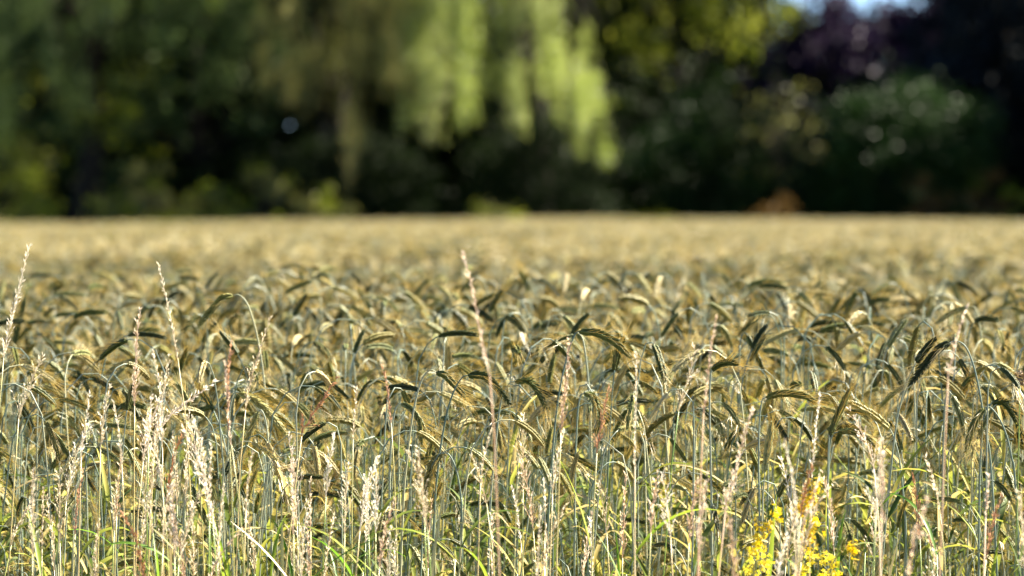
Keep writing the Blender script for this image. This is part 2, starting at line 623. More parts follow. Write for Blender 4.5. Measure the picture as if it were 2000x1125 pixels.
def look(azimuth, v):
    if v % 6 == 4:
        return 'half upright'
    c = math.cos(azimuth)
    return 'nodding right' if c > .5 else 'nodding left' if c < -.5 else 'seen end-on'


for j in ind:
    x, y = pts[j]
    px = 1000 + x / y * F
    size = 'tall' if scl[j] > .965 else 'middling' if scl[j] > .875 else 'short'
    tone = {M_EARD: 'dark green', M_EARR: 'straw-coloured'}.get(EAR_OF[vid[j]], 'olive')
    t = empty('rye_plant', (x, y, 0), az[j], scl[j])
    t.rotation_euler = (tilt[j][0], tilt[j][1], az[j])
    tag(t, '%s front-row rye plant, %s ear %s, %s' % (size, tone, look(az[j], vid[j]), zone_of(px)), 'rye plant', 'rye plants in the front rows of the field')
    vm = var_mesh[vid[j]]
    link('stem', vm['stem'], t)
    e = link('ear', vm['ear'], t)
    link('awns', vm['awns'], e)
    for l in vm['leaves']:
        link('leaf', l, t)


# ---- single rye plants that the photograph shows clearly
def bez(p, n):
    """Smooth curve through the control points (Catmull-Rom)."""
    p = np.asarray(p, float)
    p = np.vstack([2 * p[0] - p[1], p, 2 * p[-1] - p[-2]])
    out = []
    seg = len(p) - 3
    for i in range(seg):
        k = n // seg + (1 if i == seg - 1 else 0)
        for t in np.linspace(0, 1, max(2, n // seg), endpoint=False):
            a, b, c, d = p[i:i + 4]
            out.append(.5 * ((2 * b) + (-a + c) * t + (2 * a - 5 * b + 4 * c - d) * t * t + (-a + 3 * b - 3 * c + d) * t ** 3))
    out.append(p[-2])
    return np.array(out)


rh = np.random.default_rng(21)


def hero_rye(d, ear_px, stem_px, label, dd=0.0, awn=1.2, spread=1.4, width=.92, nodes=17, leaf=True, pale=False):
    """ear_px: from the ear's foot to its tip; stem_px: from the ear's foot down. dd: how far the tip comes forward."""
    ne = len(ear_px)
    ear = bez([P(x, y, d - dd * i / (ne - 1)) for i, (x, y) in enumerate(ear_px)], 27)
    sp = [P(x, y, d) for x, y in [ear_px[0]] + stem_px]
    low, prev = sp[-1], sp[-2]
    sl = (low - prev) / max(1e-6, prev[2] - low[2])
    foot = low + np.array([np.clip(sl[0], -.12, .12) * low[2] * .6, 0, -low[2]])
    sp += [low * .5 + foot * .5 + [(low[0] - foot[0]) * .1, 0, 0], foot]
    stem = bez(sp, 30)[::-1]
    stem[:, 2] = np.maximum(stem[:, 2], 0)
    t = empty('rye_plant', foot)
    tag(t, label, 'rye plant', 'rye plants in the front rows of the field')
    m = MB(); m.tube(stem, np.linspace(.0022, .001, len(stem)), 6)
    link('stem', m.mesh('rye_stem', [M_STEM], True, foot), t)
    e, a_ = MB(), MB()
    ear_geo(e, a_, ear, rh.uniform(0, math.pi), rh, nodes=nodes, width=width, awn=awn, spread=spread, k=5)
    eo = link('ear', e.mesh('rye_ear', [M_EARD if ('dark' in label or 'black' in label or 'row' in label) else M_EARR if 'pale' in label else M_EAR], False, foot), t)
    link('awns', a_.mesh('rye_awns', [M_AWN], False, foot), eo)
    if leaf:
        j = np.argmin(abs(stem[:, 2] - rh.uniform(.95, 1.1)))
        azl = rh.uniform(0, 6.28)
        lm = MB()
        lm.blade(leaf_path(stem[j], azl, rh.uniform(.12, .2), R(rh.uniform(15, 40)), R(rh.uniform(30, 110))), .0045,
                 np.array([-math.sin(azl), math.cos(azl), 0]), .3, 0, rh.uniform(-1, 1))
        link('leaf', lm.mesh('rye_leaf', [M_LEAF], True, foot), t)
    return t


HERO = [
    (9.25, [(1130, 647), (1165, 651), (1200, 668), (1232, 698)], [(1122, 655), (1108, 695), (1090, 780), (1078, 900), (1070, 1040)], 'dark rye plant whose sharp ear nods right, highest in the middle', .03),
    (9.9, [(1121, 655), (1098, 662), (1070, 676)], [(1128, 650), (1140, 670), (1150, 760), (1155, 900)], 'rye plant with short pale ear pointing left beside the dark highest ear', .02),
    (9.1, [(1391, 722), (1405, 712), (1423, 708), (1441, 711)], [(1388, 735), (1386, 790), (1388, 900), (1390, 1040)], 'rye plant with stubby dark ear and fanned awns against a pink grass stalk', .05),
    (9.2, [(1856, 668), (1836, 680), (1808, 712), (1778, 752)], [(1872, 667), (1890, 684), (1908, 740), (1925, 840), (1940, 980)], 'rye plant with tall arched stem and long dark ear drooping left', .02),
    (9.2, [(1496, 776), (1525, 769), (1560, 771), (1592, 783)], [(1488, 784), (1483, 830), (1482, 920), (1484, 1060)], 'rye plant whose level ear shows bristly awns along its top', .02),
    (9.15, [(1620, 850), (1632, 820), (1646, 790), (1661, 760)], [(1618, 880), (1617, 960), (1617, 1080)], 'rye plant with straight ear pointing up to the right, awns upright', -.02),
    (9.3, [(1738, 838), (1715, 818), (1688, 800), (1656, 784)], [(1746, 856), (1757, 900), (1766, 990), (1770, 1090)], 'rye plant with broad ear laid back up to the left', .02),
    (9.25, [(852, 727), (868, 733), (886, 750), (910, 776)], [(840, 723), (824, 742), (808, 800), (795, 900), (785, 1040)], 'rye plant with thin arched stem, first of three ears nodding right in a row', .02),
    (9.2, [(914, 733), (940, 734), (964, 750), (996, 790)], [(902, 738), (884, 770), (868, 830), (855, 920), (846, 1060)], 'rye plant with long dark ear, middle one of three nodding right in a row', .03),
    (9.2, [(1006, 745), (1030, 744), (1050, 762), (1067, 798)], [(994, 750), (980, 778), (972, 830), (962, 930), (955, 1060)], 'rye plant with short dark ear, last of three nodding right in a row', .03),
    (10.0, [(455, 577), (436, 582), (412, 606), (384, 642)], [(468, 577), (486, 600), (505, 670), (518, 770), (524, 900)], 'rye plant with grey ear drooping left, standing high above the rest', .02),
    (9.15, [(864, 886), (850, 900), (838, 930), (830, 972)], [(876, 887), (890, 915), (900, 970), (902, 1060)], 'rye plant with whiskery pale ear hanging left, low in the middle', .02),
    (9.1, [(1494, 922), (1498, 890), (1503, 858), (1507, 824)], [(1491, 960), (1488, 1020), (1486, 1100)], 'rye plant with dark upright ear rising steeply left of the yellow flowers', -.01),
    (9.3, [(1638, 843), (1660, 843), (1682, 852), (1706, 872)], [(1626, 850), (1620, 880), (1618, 960), (1616, 1080)], 'rye plant with rounded green ear nodding right under the crossed ears', .03),
    (9.2, [(1938, 788), (1958, 786), (1978, 806), (1998, 850)], [(1928, 795), (1920, 830), (1914, 920), (1912, 1060)], 'rye plant with dark ear arching over at the right edge', .02),
    (9.15, [(1922, 797), (1908, 818), (1896, 846), (1887, 882)], [(1936, 797), (1958, 830), (1975, 890), (1986, 1000)], 'rye plant with thin arched stem and ear hanging left near the right edge', .02),
    (9.3, [(1860, 772), (1870, 795), (1880, 825), (1886, 855)], [(1852, 766), (1846, 790), (1842, 880), (1840, 1020)], 'rye plant with dark ear hanging almost straight down at the right', .03),
    (9.4, [(784, 788), (800, 797), (816, 816), (832, 842)], [(776, 792), (768, 820), (762, 900), (760, 1040)], 'rye plant with stout ear nodding right below the row of three', .02),
    (9.4, [(1142, 768), (1156, 774), (1166, 798), (1172, 834)], [(1134, 774), (1128, 810), (1124, 900), (1122, 1040)], 'rye plant with ear hanging right under the dark highest ear', .03),
    (9.6, [(466, 766), (498, 782), (530, 812), (560, 850)], [(456, 770), (448, 810), (444, 900), (442, 1040)], 'rye plant with very long ear sloping down right beside rusty grasses', .02),
    (9.4, [(504, 803), (496, 825), (487, 852), (477, 884)], [(512, 803), (520, 830), (526, 900), (530, 1040)], 'rye plant with slim ear hanging left below the long sloping ear', .01),
    (11.3, [(724, 622), (748, 628), (772, 640), (795, 660)], [(714, 628), (706, 660), (700, 760)], 'blurred rye plant with black ear sloping right, behind the front rows', .02),
    (10.6, [(288, 702), (262, 705), (232, 716), (206, 732)], [(298, 706), (306, 740), (310, 840)], 'blurred rye plant with black ear drooping left behind the dense grasses', .02),
    (11.2, [(1630, 645), (1606, 645), (1582, 650), (1556, 656)], [(1640, 650), (1648, 680), (1652, 780)], 'blurred rye plant with level black ear pointing left in the right half', .0),
    (13.4, [(1733, 539), (1750, 547), (1764, 564), (1777, 590)], [(1726, 542), (1720, 570), (1717, 640)], 'blurred rye plant with ear nodding right, far back at the right', .0),
    (10.9, [(1895, 599), (1872, 605), (1850, 616), (1828, 632)], [(1905, 603), (1914, 640), (1918, 740)], 'blurred rye plant with black ear pointing left, behind a pink grass tip', .0),
    (12.2, [(610, 548), (592, 554), (574, 562), (556, 573)], [(618, 552), (624, 580), (628, 660)], 'blurred rye plant with black ear pointing left, far back left of middle', .0),
    (11.2, [(28, 672), (33, 645), (40, 615), (48, 582)], [(25, 700), (22, 740), (20, 840)], 'blurred rye plant with steep upright black ear at the left edge', .0),
    (11.6, [(1559, 650), (1563, 630), (1570, 608), (1578, 588)], [(1557, 670), (1555, 700), (1554, 800)], 'blurred rye plant with small upright ear in the right half', .0),
    (10.4, [(1460, 655), (1468, 676), (1480, 700), (1492, 728)], [(1453, 650), (1446, 670), (1442, 760)], 'blurred rye plant with thick black ear hanging steeply right of the stubby ear', .0),
]
for h in HERO:
    hero_rye(h[0], h[1], h[2], h[3], h[4], leaf=h[0] < 10)


# ------------------------------------------------------------------ wild grasses in front
rg = np.random.default_rng(33)


def panicle_geo(m, axis, kind, r, dens=1.0):
    """Spikelets on short branchlets round the upper part of the stem."""
    n = len(axis)
    T = np.gradient(axis, axis=0); T /= np.linalg.norm(T, axis=1)[:, None]
    L = np.linalg.norm(np.diff(axis, axis=0), axis=1).sum()
    m.tube(axis[::3], np.linspace(.0010, .0005, len(axis[::3])), 4)
    if kind == 'spike':           # dense narrow spike
        step, br, ang, sl = .0042, .010, .27, .0070
    elif kind == 'narrow':        # narrow panicle of tight branchlets
        step, br, ang, sl = .0058, .020, .32, .0058
    else:                         # loose, hair-thin branches
        step, br, ang, sl = .0088, .032, .55, .0050
    k = int(L / step * dens)
    for i in range(k):
        t = (i + r.random()) / k
        f = t * (n - 1); i0 = min(int(f), n - 2)
        p = axis[i0] + (axis[i0 + 1] - axis[i0]) * (f - i0)
        tg = T[i0]
        for q in range(2 if kind != 'loose' else 3):
            a = r.normal(0, 1, 3); a -= tg * a.dot(tg); a /= np.linalg.norm(a)
            d = tg + a * ang * r.uniform(.6, 1.5); d /= np.linalg.norm(d)
            bl = br * (1.05 - .85 * t) * r.uniform(.4, 1.2)
            if kind != 'spike':
                m.tube([p, p + d * bl], [.0004, .0003], 3)
            ns = 1 if kind == 'spike' else 2 if t > .5 else 3
            for w in range(ns):
                s0 = p + d * bl * (1 - w * .38) if kind != 'spike' else p + d * bl * .25
                dd = d + a * r.normal(.1, .25) + r.normal(0, .16, 3)
                L1 = sl * r.uniform(.75, 1.45)
                m.scale(s0, dd, L1, L1 * .155, a)


def wild_grass(d, pts_px, pan_len, label, mat, stem_mat, kind='narrow', dd=0.0, leaf=True, dens=1.0, thick=1.0, group='wild grasses in front of the rye', foot=None):
    """pts_px: tip first, then down the stem; pan_len: panicle length in metres."""
    sp = [P(x, y, d) for x, y in pts_px]
    low, prev = sp[-1], sp[-2]
    if foot is None:
        sl = (low - prev) / max(1e-6, prev[2] - low[2])
        foot = low + np.array([np.clip(sl[0], -.25, .25) * low[2] * .5, 0, -low[2]])
    sp += [low * .5 + foot * .5, foot]
    path = bez(sp, 80)
    seg = np.r_[0, np.cumsum(np.linalg.norm(np.diff(path, axis=0), axis=1))]
    # even spacing
    u = np.r_[np.linspace(0, pan_len, 24), np.linspace(pan_len, seg[-1], 16)[1:]]
    path = np.stack([np.interp(u, seg, path[:, c]) for c in range(3)], 1)
    pan, stem = path[:24][::-1], path[23:][::-1]
    t = empty('wild_grass', foot)
    tag(t, label, 'grass', group, kind='thing')
    m = MB(); m.tube(stem, np.linspace(.0017, .0010, len(stem)) * thick, 5)
    link('stem', m.mesh('grass_stem', [stem_mat], True, foot), t)
    m = MB(); panicle_geo(m, pan, kind, rg, dens)
    link('panicle', m.mesh('grass_panicle', [mat], False, foot), t)
    if leaf:
        j = np.argmin(abs(stem[:, 2] - rg.uniform(.75, 1.0)))
        azl = rg.uniform(0, 6.28)
        lm = MB()
        lm.blade(leaf_path(stem[j], azl, rg.uniform(.14, .24), R(rg.uniform(8, 30)), R(rg.uniform(10, 80))), .0026,
                 np.array([-math.sin(azl), math.cos(azl), 0]), .3, 0, rg.uniform(-1, 1))
        link('leaf', lm.mesh('grass_leaf', [M_GLEAF if rg.random() < .6 else M_STRAW], True, foot), t)
    return t


GRASS = [
    (8.9, [(56, 480), (38, 560), (16, 650), (2, 740), (-6, 900)], .18, 'tall pale grass with slender panicle leaning right at the left edge', M_PALE, M_STRAW, 'narrow'),
    (9.0, [(310, 518), (324, 580), (340, 660), (352, 740), (368, 900)], .15, 'straw-coloured grass with narrow panicle leaning left, second tallest at the left', M_PALE, M_STRAW, 'spike'),
    (9.0, [(272, 608), (266, 680), (263, 760), (262, 900)], .15, 'upright pink grass panicle left of the tall straw-coloured one', M_PINK, M_STRAW, 'narrow'),
    (9.0, [(528, 622), (508, 680), (486, 760), (474, 850), (466, 980)], .15, 'pale grass with zigzag panicle leaning right near the high grey rye ear', M_PALE, M_STRAW, 'narrow'),
    (8.4, [(452, 668), (446, 740), (446, 830), (452, 950)], .13, 'rusty pink grass panicle, straight and slightly blurred, taller of a pair', M_RUST, M_STRAW, 'spike'),
    (8.4, [(440, 712), (444, 780), (450, 860), (468, 990)], .12, 'rusty pink grass panicle, shorter of a blurred pair', M_PINK, M_STRAW, 'spike'),
    (9.0, [(84, 694), (62, 745), (42, 800), (30, 900)], .11, 'feathery pale grass leaning right below the tall left-edge panicle', M_PALE, M_STRAW, 'loose'),
    (7.7, [(904, 494), (922, 560), (938, 650), (958, 745), (966, 860)], .17, 'thick blurred pink grass spike, highest in the middle of the field', M_PINK, M_PINK, 'spike'),
    (8.1, [(1398, 618), (1388, 690), (1378, 780), (1370, 900)], .14, 'blurred pink grass spike rising beside the stubby dark rye ear', M_PINK, M_PINK, 'spike'),
    (8.7, [(1358, 680), (1344, 740), (1326, 800), (1312, 900)], .10, 'fluffy whitish grass panicle left of the stubby dark rye ear', M_PALE, M_GSTEM, 'loose'),
    (7.9, [(1888, 598), (1872, 650), (1856, 720), (1848, 820)], .12, 'blurred pink grass tip above the drooping dark ear at the right', M_PINK, M_PINK, 'spike'),
    (8.5, [(1112, 664), (1106, 740), (1098, 820), (1092, 930)], .14, 'pinkish grass panicle under the dark highest rye ear', M_PINK, M_STRAW, 'narrow'),
    (9.1, [(420, 744), (380, 775), (330, 815), (292, 870), (280, 980)], .14, 'grass with panicle bent low to the right across the dense clump', M_PINK, M_STRAW, 'narrow'),
    (9.0, [(300, 690), (312, 760), (316, 850), (318, 980)], .15, 'whitish grass panicle standing in the middle of the dense clump', M_PALE, M_STRAW, 'narrow'),
    (9.1, [(330, 692), (320, 760), (306, 840), (296, 980)], .15, 'pale grass panicle leaning right inside the dense clump', M_PALE, M_STRAW, 'loose'),
    (8.9, [(654, 742), (630, 780), (600, 830), (580, 920)], .11, 'reddish brown grass with panicle leaning far right, left of middle', M_RUST, M_STRAW, 'narrow'),
    (9.0, [(696, 760), (694, 800), (690, 850), (688, 950)], .08, 'short whitish grass spike beside the reddish leaning panicle', M_PALE, M_STRAW, 'spike'),
    (9.0, [(748, 716), (758, 770), (764, 830), (770, 930)], .09, 'thin reddish grass spike just left of the row of three ears', M_RUST, M_STRAW, 'spike'),
    (8.6, [(1602, 768), (1594, 830), (1588, 900), (1584, 990)], .13, 'white grass spike in front of the crossed rye ears', M_PALE, M_PALE, 'spike'),
    (7.7, [(1718, 862), (1722, 920), (1722, 990), (1720, 1080)], .10, 'thick blurred pinkish grass right of the yellow flowers', M_PINK, M_PINK, 'narrow'),
    (7.4, [(1812, 974), (1794, 1040), (1776, 1120)], .14, 'heavily blurred pink grass leaning right at the bottom edge', M_PINK, M_PINK, 'spike'),
    (8.3, [(1932, 930), (1928, 980), (1924, 1050)], .08, 'short blurred pink grass near the bottom right corner', M_PINK, M_PINK, 'spike'),
    (8.5, [(1242, 690), (1242, 760), (1240, 850), (1240, 960)], .17, 'long white grass spike standing straight right of the dark highest ear', M_PALE, M_PALE, 'spike'),
    (8.6, [(1102, 840), (1092, 880), (1082, 940), (1076, 1040)], .10, 'knobbly whitish grass panicle low in the middle', M_PALE, M_STRAW, 'narrow'),
    (8.9, [(215, 756), (204, 800), (198, 860), (194, 960)], .10, 'white grass spike between the left edge and the dense clump', M_PALE, M_STRAW, 'narrow'),
    (8.9, [(176, 770), (168, 820), (160, 880), (156, 980)], .10, 'narrow whitish spike just left of another white spike', M_PALE, M_STRAW, 'spike'),
    (8.7, [(1190, 760), (1176, 820), (1166, 880), (1160, 980)], .10, 'orange-brown grass panicle under the highest ear, right of the pink one', M_RUST, M_STRAW, 'narrow'),
    (7.9, [(1380, 930), (1372, 1000), (1366, 1090)], .12, 'blurred rust-pink grass at the bottom, left of the yellow flowers', M_PINK, M_RUST, 'narrow'),
    (8.2, [(1470, 800), (1448, 870), (1428, 960), (1410, 1060)], .16, 'blurred pale grass leaning right between middle and yellow flowers', M_PINK, M_PINK, 'narrow'),
    (8.0, [(1600, 930), (1580, 1000), (1562, 1090)], .15, 'blurred pink stalk crossing in front of the tallest yellow flower', M_PINK, M_RUST, 'spike'),
    (8.6, [(960, 840), (948, 880), (940, 930), (936, 1010)], .08, 'small white grass spike below the row of three ears', M_PALE, M_STRAW, 'spike'),
    (8.8, [(1660, 800), (1690, 860), (1708, 920), (1716, 1020)], .10, 'pale pink grass leaning left behind the thick blurred grass', M_PINK, M_PALE, 'loose'),
]
for g in GRASS:
    wild_grass(g[0], g[1], g[2], g[3], g[4], g[5], g[6])

GZ = [('in the dense clump at the left', 0, 380, 30), ('between the dense clump and the middle', 380, 780, 22), ('in the middle', 780, 1300, 17), ('towards the right edge', 1300, 2000, 18)]
for zone, x0, x1, cnt in GZ:
    for i in range(cnt):
        px = rg.uniform(x0, x1)
        py = rg.triangular(720, 880, 1080) if x0 < 380 else rg.triangular(800, 950, 1090)
        d = rg.uniform(8.3, 9.2) if px < 1300 else rg.uniform(7.6, 9.1)
        lean = rg.normal(0, 32)
        kind = rg.choice(['narrow', 'spike', 'loose'], p=[.5, .25, .25])
        mat = [M_PALE, M_PINK, M_RUST][rg.choice(3, p=[.66, .26, .08])]
        nm = {'narrow': 'narrow panicle', 'spike': 'tight spike', 'loose': 'loose feathery panicle'}[kind]
        cn = {M_PALE: 'whitish', M_PINK: 'pinkish', M_RUST: 'rusty'}[mat]
        how = 'leaning right' if lean > 14 else 'leaning left' if lean < -14 else 'standing straight'
        size = 'tall' if py < 850 else 'low' if py < 960 else 'short'
        wild_grass(d, [(px, py), (px - lean * .5, py + 60), (px - lean * .8, py + 140), (px - lean, py + 240)], rg.uniform(.07, .14),
                   '%s %s grass with %s %s %s' % (size, cn, nm, how, zone_of(px)), mat, M_STRAW if rg.random() < .65 else M_GSTEM, kind)

# bright green and yellow grass blades between the stems
BZ = [('at the left', 0, 650, 9), ('in the middle', 650, 1300, 10), ('at the right', 1300, 2000, 10)]
for zone, x0, x1, cnt in BZ:
    for i in range(cnt):
        px, py = rg.uniform(x0, x1), rg.uniform(880, 1080)
        d = rg.uniform(8.6, 9.1)
        p = P(px, py, d)
        foot = np.array([p[0] + rg.normal(0, .04), d, 0])
        m = MB()
        base = foot * .0 + np.array([foot[0], d, p[2] - rg.uniform(.10, .2)])
        azl = rg.uniform(0, 6.28)
        st = bez([foot, foot * .5 + base * .5 + [rg.normal(0, .01), 0, 0], base], 12)
        ms = MB(); ms.tube(st, .0013, 5)
        t = empty('green_grass', foot)
        tag(t, 'green grass shoot with bright bent blades between the stems %s' % zone, 'grass', 'green grass shoots between the rye stems', kind='thing')
        link('stem', ms.mesh('shoot_stem', [M_GSTEM], True, foot), t)
        for q in range(2):
            lm = MB()
            az2 = azl + q * 2.6
            lm.blade(leaf_path(st[-1 - q * 2], az2, rg.uniform(.12, .2), R(rg.uniform(10, 45)), R(rg.uniform(10, 80))), rg.uniform(.0025, .0048),
                     np.array([-math.sin(az2), math.cos(az2), 0]), .3, 0, rg.uniform(-1, 1))
            link('leaf', lm.mesh('shoot_leaf', [M_GLEAF if rg.random() < .7 else M_LEAF], True, foot), t)

# ------------------------------------------------------------------ yellow wildflowers
rf = np.random.default_rng(44)


def flower_cluster(m, c, rad, n, r):
    for i in range(n):
        p = c + r.normal(0, rad * .5, 3) * [1, 1, 1.1]
        nrm = (p - c) + r.normal(0, rad * .4, 3) + np.array([0, 0, rad * .3]); nrm /= np.linalg.norm(nrm)
        a = np.cross(nrm, r.normal(0, 1, 3)); a /= np.linalg.norm(a); b = np.cross(nrm, a)
        s = r.uniform(.0030, .0048)
        for q in range(4):
            t0 = math.pi / 2 * q
            u = a * math.cos(t0) + b * math.sin(t0); w = np.cross(nrm, u)
            m.add([p, p + u * s * .6 + w * s * .38 + nrm * s * .15, p + u * s * 1.2 + nrm * s * .1, p + u * s * .6 - w * s * .38 + nrm * s * .15], [(0, 1, 2, 3)])


FLOWERS = [
    (8.6, [(1598, 925), (1585, 985), (1572, 1050), (1560, 1150)], 9, 'tallest yellow wildflower, its spike of small blooms leaning right'),
    (8.6, [(1502, 985), (1490, 1040), (1478, 1100), (1470, 1180)], 8, 'yellow wildflower left of the tallest one, blooms along its upper stem'),
    (8.6, [(1648, 1050), (1634, 1085), (1622, 1120), (1612, 1200)], 5, 'small yellow wildflower right of the tallest one at the bottom edge'),
]
for d, px, ncl, label in FLOWERS:
    sp = [P(x, y, d) for x, y in px]
    foot = np.array([sp[-1][0] - .02, d, 0.])
    path = bez(sp + [sp[-1] * .5 + foot * .5, foot], 60)
    t = empty('yellow_wildflower', foot)
    tag(t, label, 'wildflower', 'yellow wildflowers at the field edge')
    m = MB(); m.tube(path[::-1][::2], np.linspace(.0022, .0011, len(path[::2])), 6)
    link('stem', m.mesh('flower_stem', [M_GSTEM], True, foot), t)
    m = MB()
    for i in range(26):
        m.lance(path[0] + rf.normal(0, .004, 3) - UP * rf.uniform(0, .03), np.array([rf.normal(0, .4), rf.normal(0, .4), 1]), .006, .0016, .0016, np.array([1., 0, 0]), 0)
    link('bud_tip', m.mesh('flower_buds', [M_BUD], False, foot), t)
    seg = np.r_[0, np.cumsum(np.linalg.norm(np.diff(path, axis=0), axis=1))]
    for i in range(ncl):
        s = .018 + i * .0185
        c = np.array([np.interp(s, seg, path[:, k]) for k in range(3)])
        c = c + np.array([rf.normal(0, .010), rf.normal(0, .008), 0])
        mm = MB(); flower_cluster(mm, c, .0105 + .004 * rf.random(), 32, rf)
        link('flower_cluster', mm.mesh('flower_cluster', [M_YELLOW], False, foot), t)
    for i in range(10):
        s = .10 + i * .05
        c = np.array([np.interp(s, seg, path[:, k]) for k in range(3)])
        azl = i * 2.4
        lm = MB(); lm.blade(leaf_path(c, azl, rf.uniform(.025, .05), R(50), R(30), 6), .0024, np.array([-math.sin(azl), math.cos(azl), 0]), .2)
        link('leaf', lm.mesh('flower_leaf', [M_GLEAF], True, foot), t)

# seed head at the right edge
d = 9.1
c = P(1992, 736, d)
foot = np.array([c[0] + .005, d, 0.])
t = empty('seed_head_plant', foot)
tag(t, 'bristly brown seed head on a thin dark stem at the right edge', 'seed head')
m = MB(); m.tube(bez([foot, foot * .4 + c * .6 + [-.01, 0, 0], c - [0, 0, .012]], 20), np.linspace(.0020, .0010, 21)[:len(bez([foot, foot * .4 + c * .6, c], 20))], 6)
link('stem', m.mesh('seed_stem', [M_GSTEM], True, foot), t)
m = MB()
m.lance(c - [0, 0, .014], UP, .024, .0075, .0075, np.array([1., 0, 0]), 0, 8, ((0, .3), (.25, .9), (.5, 1), (.8, .75), (1, .2)))
for i in range(110):
    n_ = rf.normal(0, 1, 3); n_ /= np.linalg.norm(n_)
    m.lance(c - [0, 0, .002] + n_ * .006, n_ + [0, 0, .2], .008, .0012, .0009, UP, 0, 4, ((0, .8), (.5, 1), (1, .1)))
link('seed_head', m.mesh('seed_head', [M_BROWN], False, foot), t)

# ------------------------------------------------------------------ trees beyond the field
rt = np.random.default_rng(77)


def X(px, D):
    return (px - 1000) / F * D


def Z(py, D):
    return CAM_Z + (HORIZON - py) / F * D


def leaf_quads(c, d, L, w, r):
    """Diamond leaves: c centres, d directions (n,3)."""
    n = len(c)
    d = d / np.linalg.norm(d, axis=1)[:, None]
    s = np.cross(d, r.normal(0, 1, (n, 3)))
    s /= np.linalg.norm(s, axis=1)[:, None] + 1e-9
    L = np.broadcast_to(L, (n,))[:, None]; w = np.broadcast_to(w, (n,))[:, None]
    V = np.empty((n, 4, 3))
    V[:, 0] = c - d * L * .5
    V[:, 1] = c + s * w * .5 - d * L * .05
    V[:, 2] = c + d * L * .5
    V[:, 3] = c - s * w * .5 - d * L * .05
    return V


def make_trunk(m, base, top, r0, r1, r, lean=.3, seg=9):
    p = np.linspace(base, top, seg)
    p[1:-1, :2] += r.normal(0, lean * .15, (seg - 2, 2))
    m.tube(p, np.linspace(r0, r1, seg), 8)
    return p


def broad_tree(name, label, px, D, height, rx, ry, zlo, mats, n_clump, per, leaf, r, clump=.42, trunk_r=.16, bark=None, group='trees beyond the field', shell=.55, mixw=None, dirz=-.2, cat='tree', top_round=.5):
    """A crown of leaf clumps borne on limbs that leave a tapered trunk."""
    x0 = X(px, D)
    t = empty(name, (x0, D, 0))
    tag(t, label, cat, group)
    zc, rz = (zlo + height) / 2, (height - zlo) / 2
    tr = MB()
    tp = make_trunk(tr, np.array([0, 0, 0.]), np.array([r.normal(0, .2), r.normal(0, .2), zlo + (height - zlo) * .8]), trunk_r, trunk_r * .25, r)
    dirs = r.normal(0, 1, (n_clump, 3)); dirs /= np.linalg.norm(dirs, axis=1)[:, None]
    rad = shell + (1 - shell) * r.random(n_clump) ** .6
    lump = 1 + .18 * np.sin(dirs[:, 0] * 5 + px) * np.sin(dirs[:, 2] * 4 + D) + r.normal(0, .07, n_clump)
    cc = dirs * (rad * lump)[:, None] * [rx, ry, rz] + [0, 0, zc]
    cc[:, 2] = np.maximum(cc[:, 2], zlo * .6 + .1)
    for i in r.choice(n_clump, min(n_clump, 26), replace=False):
        b = tp[np.argmin(abs(tp[:, 2] - (cc[i][2] * .62)))]
        mid = b * .5 + cc[i] * .5 + [0, 0, .15]
        tr.tube(bez([b, mid, cc[i]], 6), np.linspace(trunk_r * .3, .012, 7), 5)
    link('trunk', tr.mesh('trunk', [bark or M_BARK]), t)
    N = n_clump * per
    ci_ = np.repeat(np.arange(n_clump), per)
    csz = clump * r.uniform(.6, 1.4, n_clump)
    pos = cc[ci_] + r.normal(0, 1, (N, 3)) * csz[ci_][:, None] * [.55, .55, .42]
    dr = r.normal(0, 1, (N, 3)) + [0, 0, dirz]
    keep = pos[:, 2] > .05
    pos, dr, ci_ = pos[keep], dr[keep], ci_[keep]
    V = leaf_quads(pos, dr, leaf * r.uniform(.7, 1.3, len(pos)), leaf * .55, r)
    cv = r.random(n_clump)
    var = np.clip(cv[ci_] * .7 + r.random(len(pos)) * .3, 0, 1)
    mi = None
    if len(mats) > 1:
        pick = (r.random(n_clump) < (mixw or .3)).astype(int)
        mi = pick[ci_]
    link('crown', quads_mesh('crown', V, mats, mi, var), t)
    return t


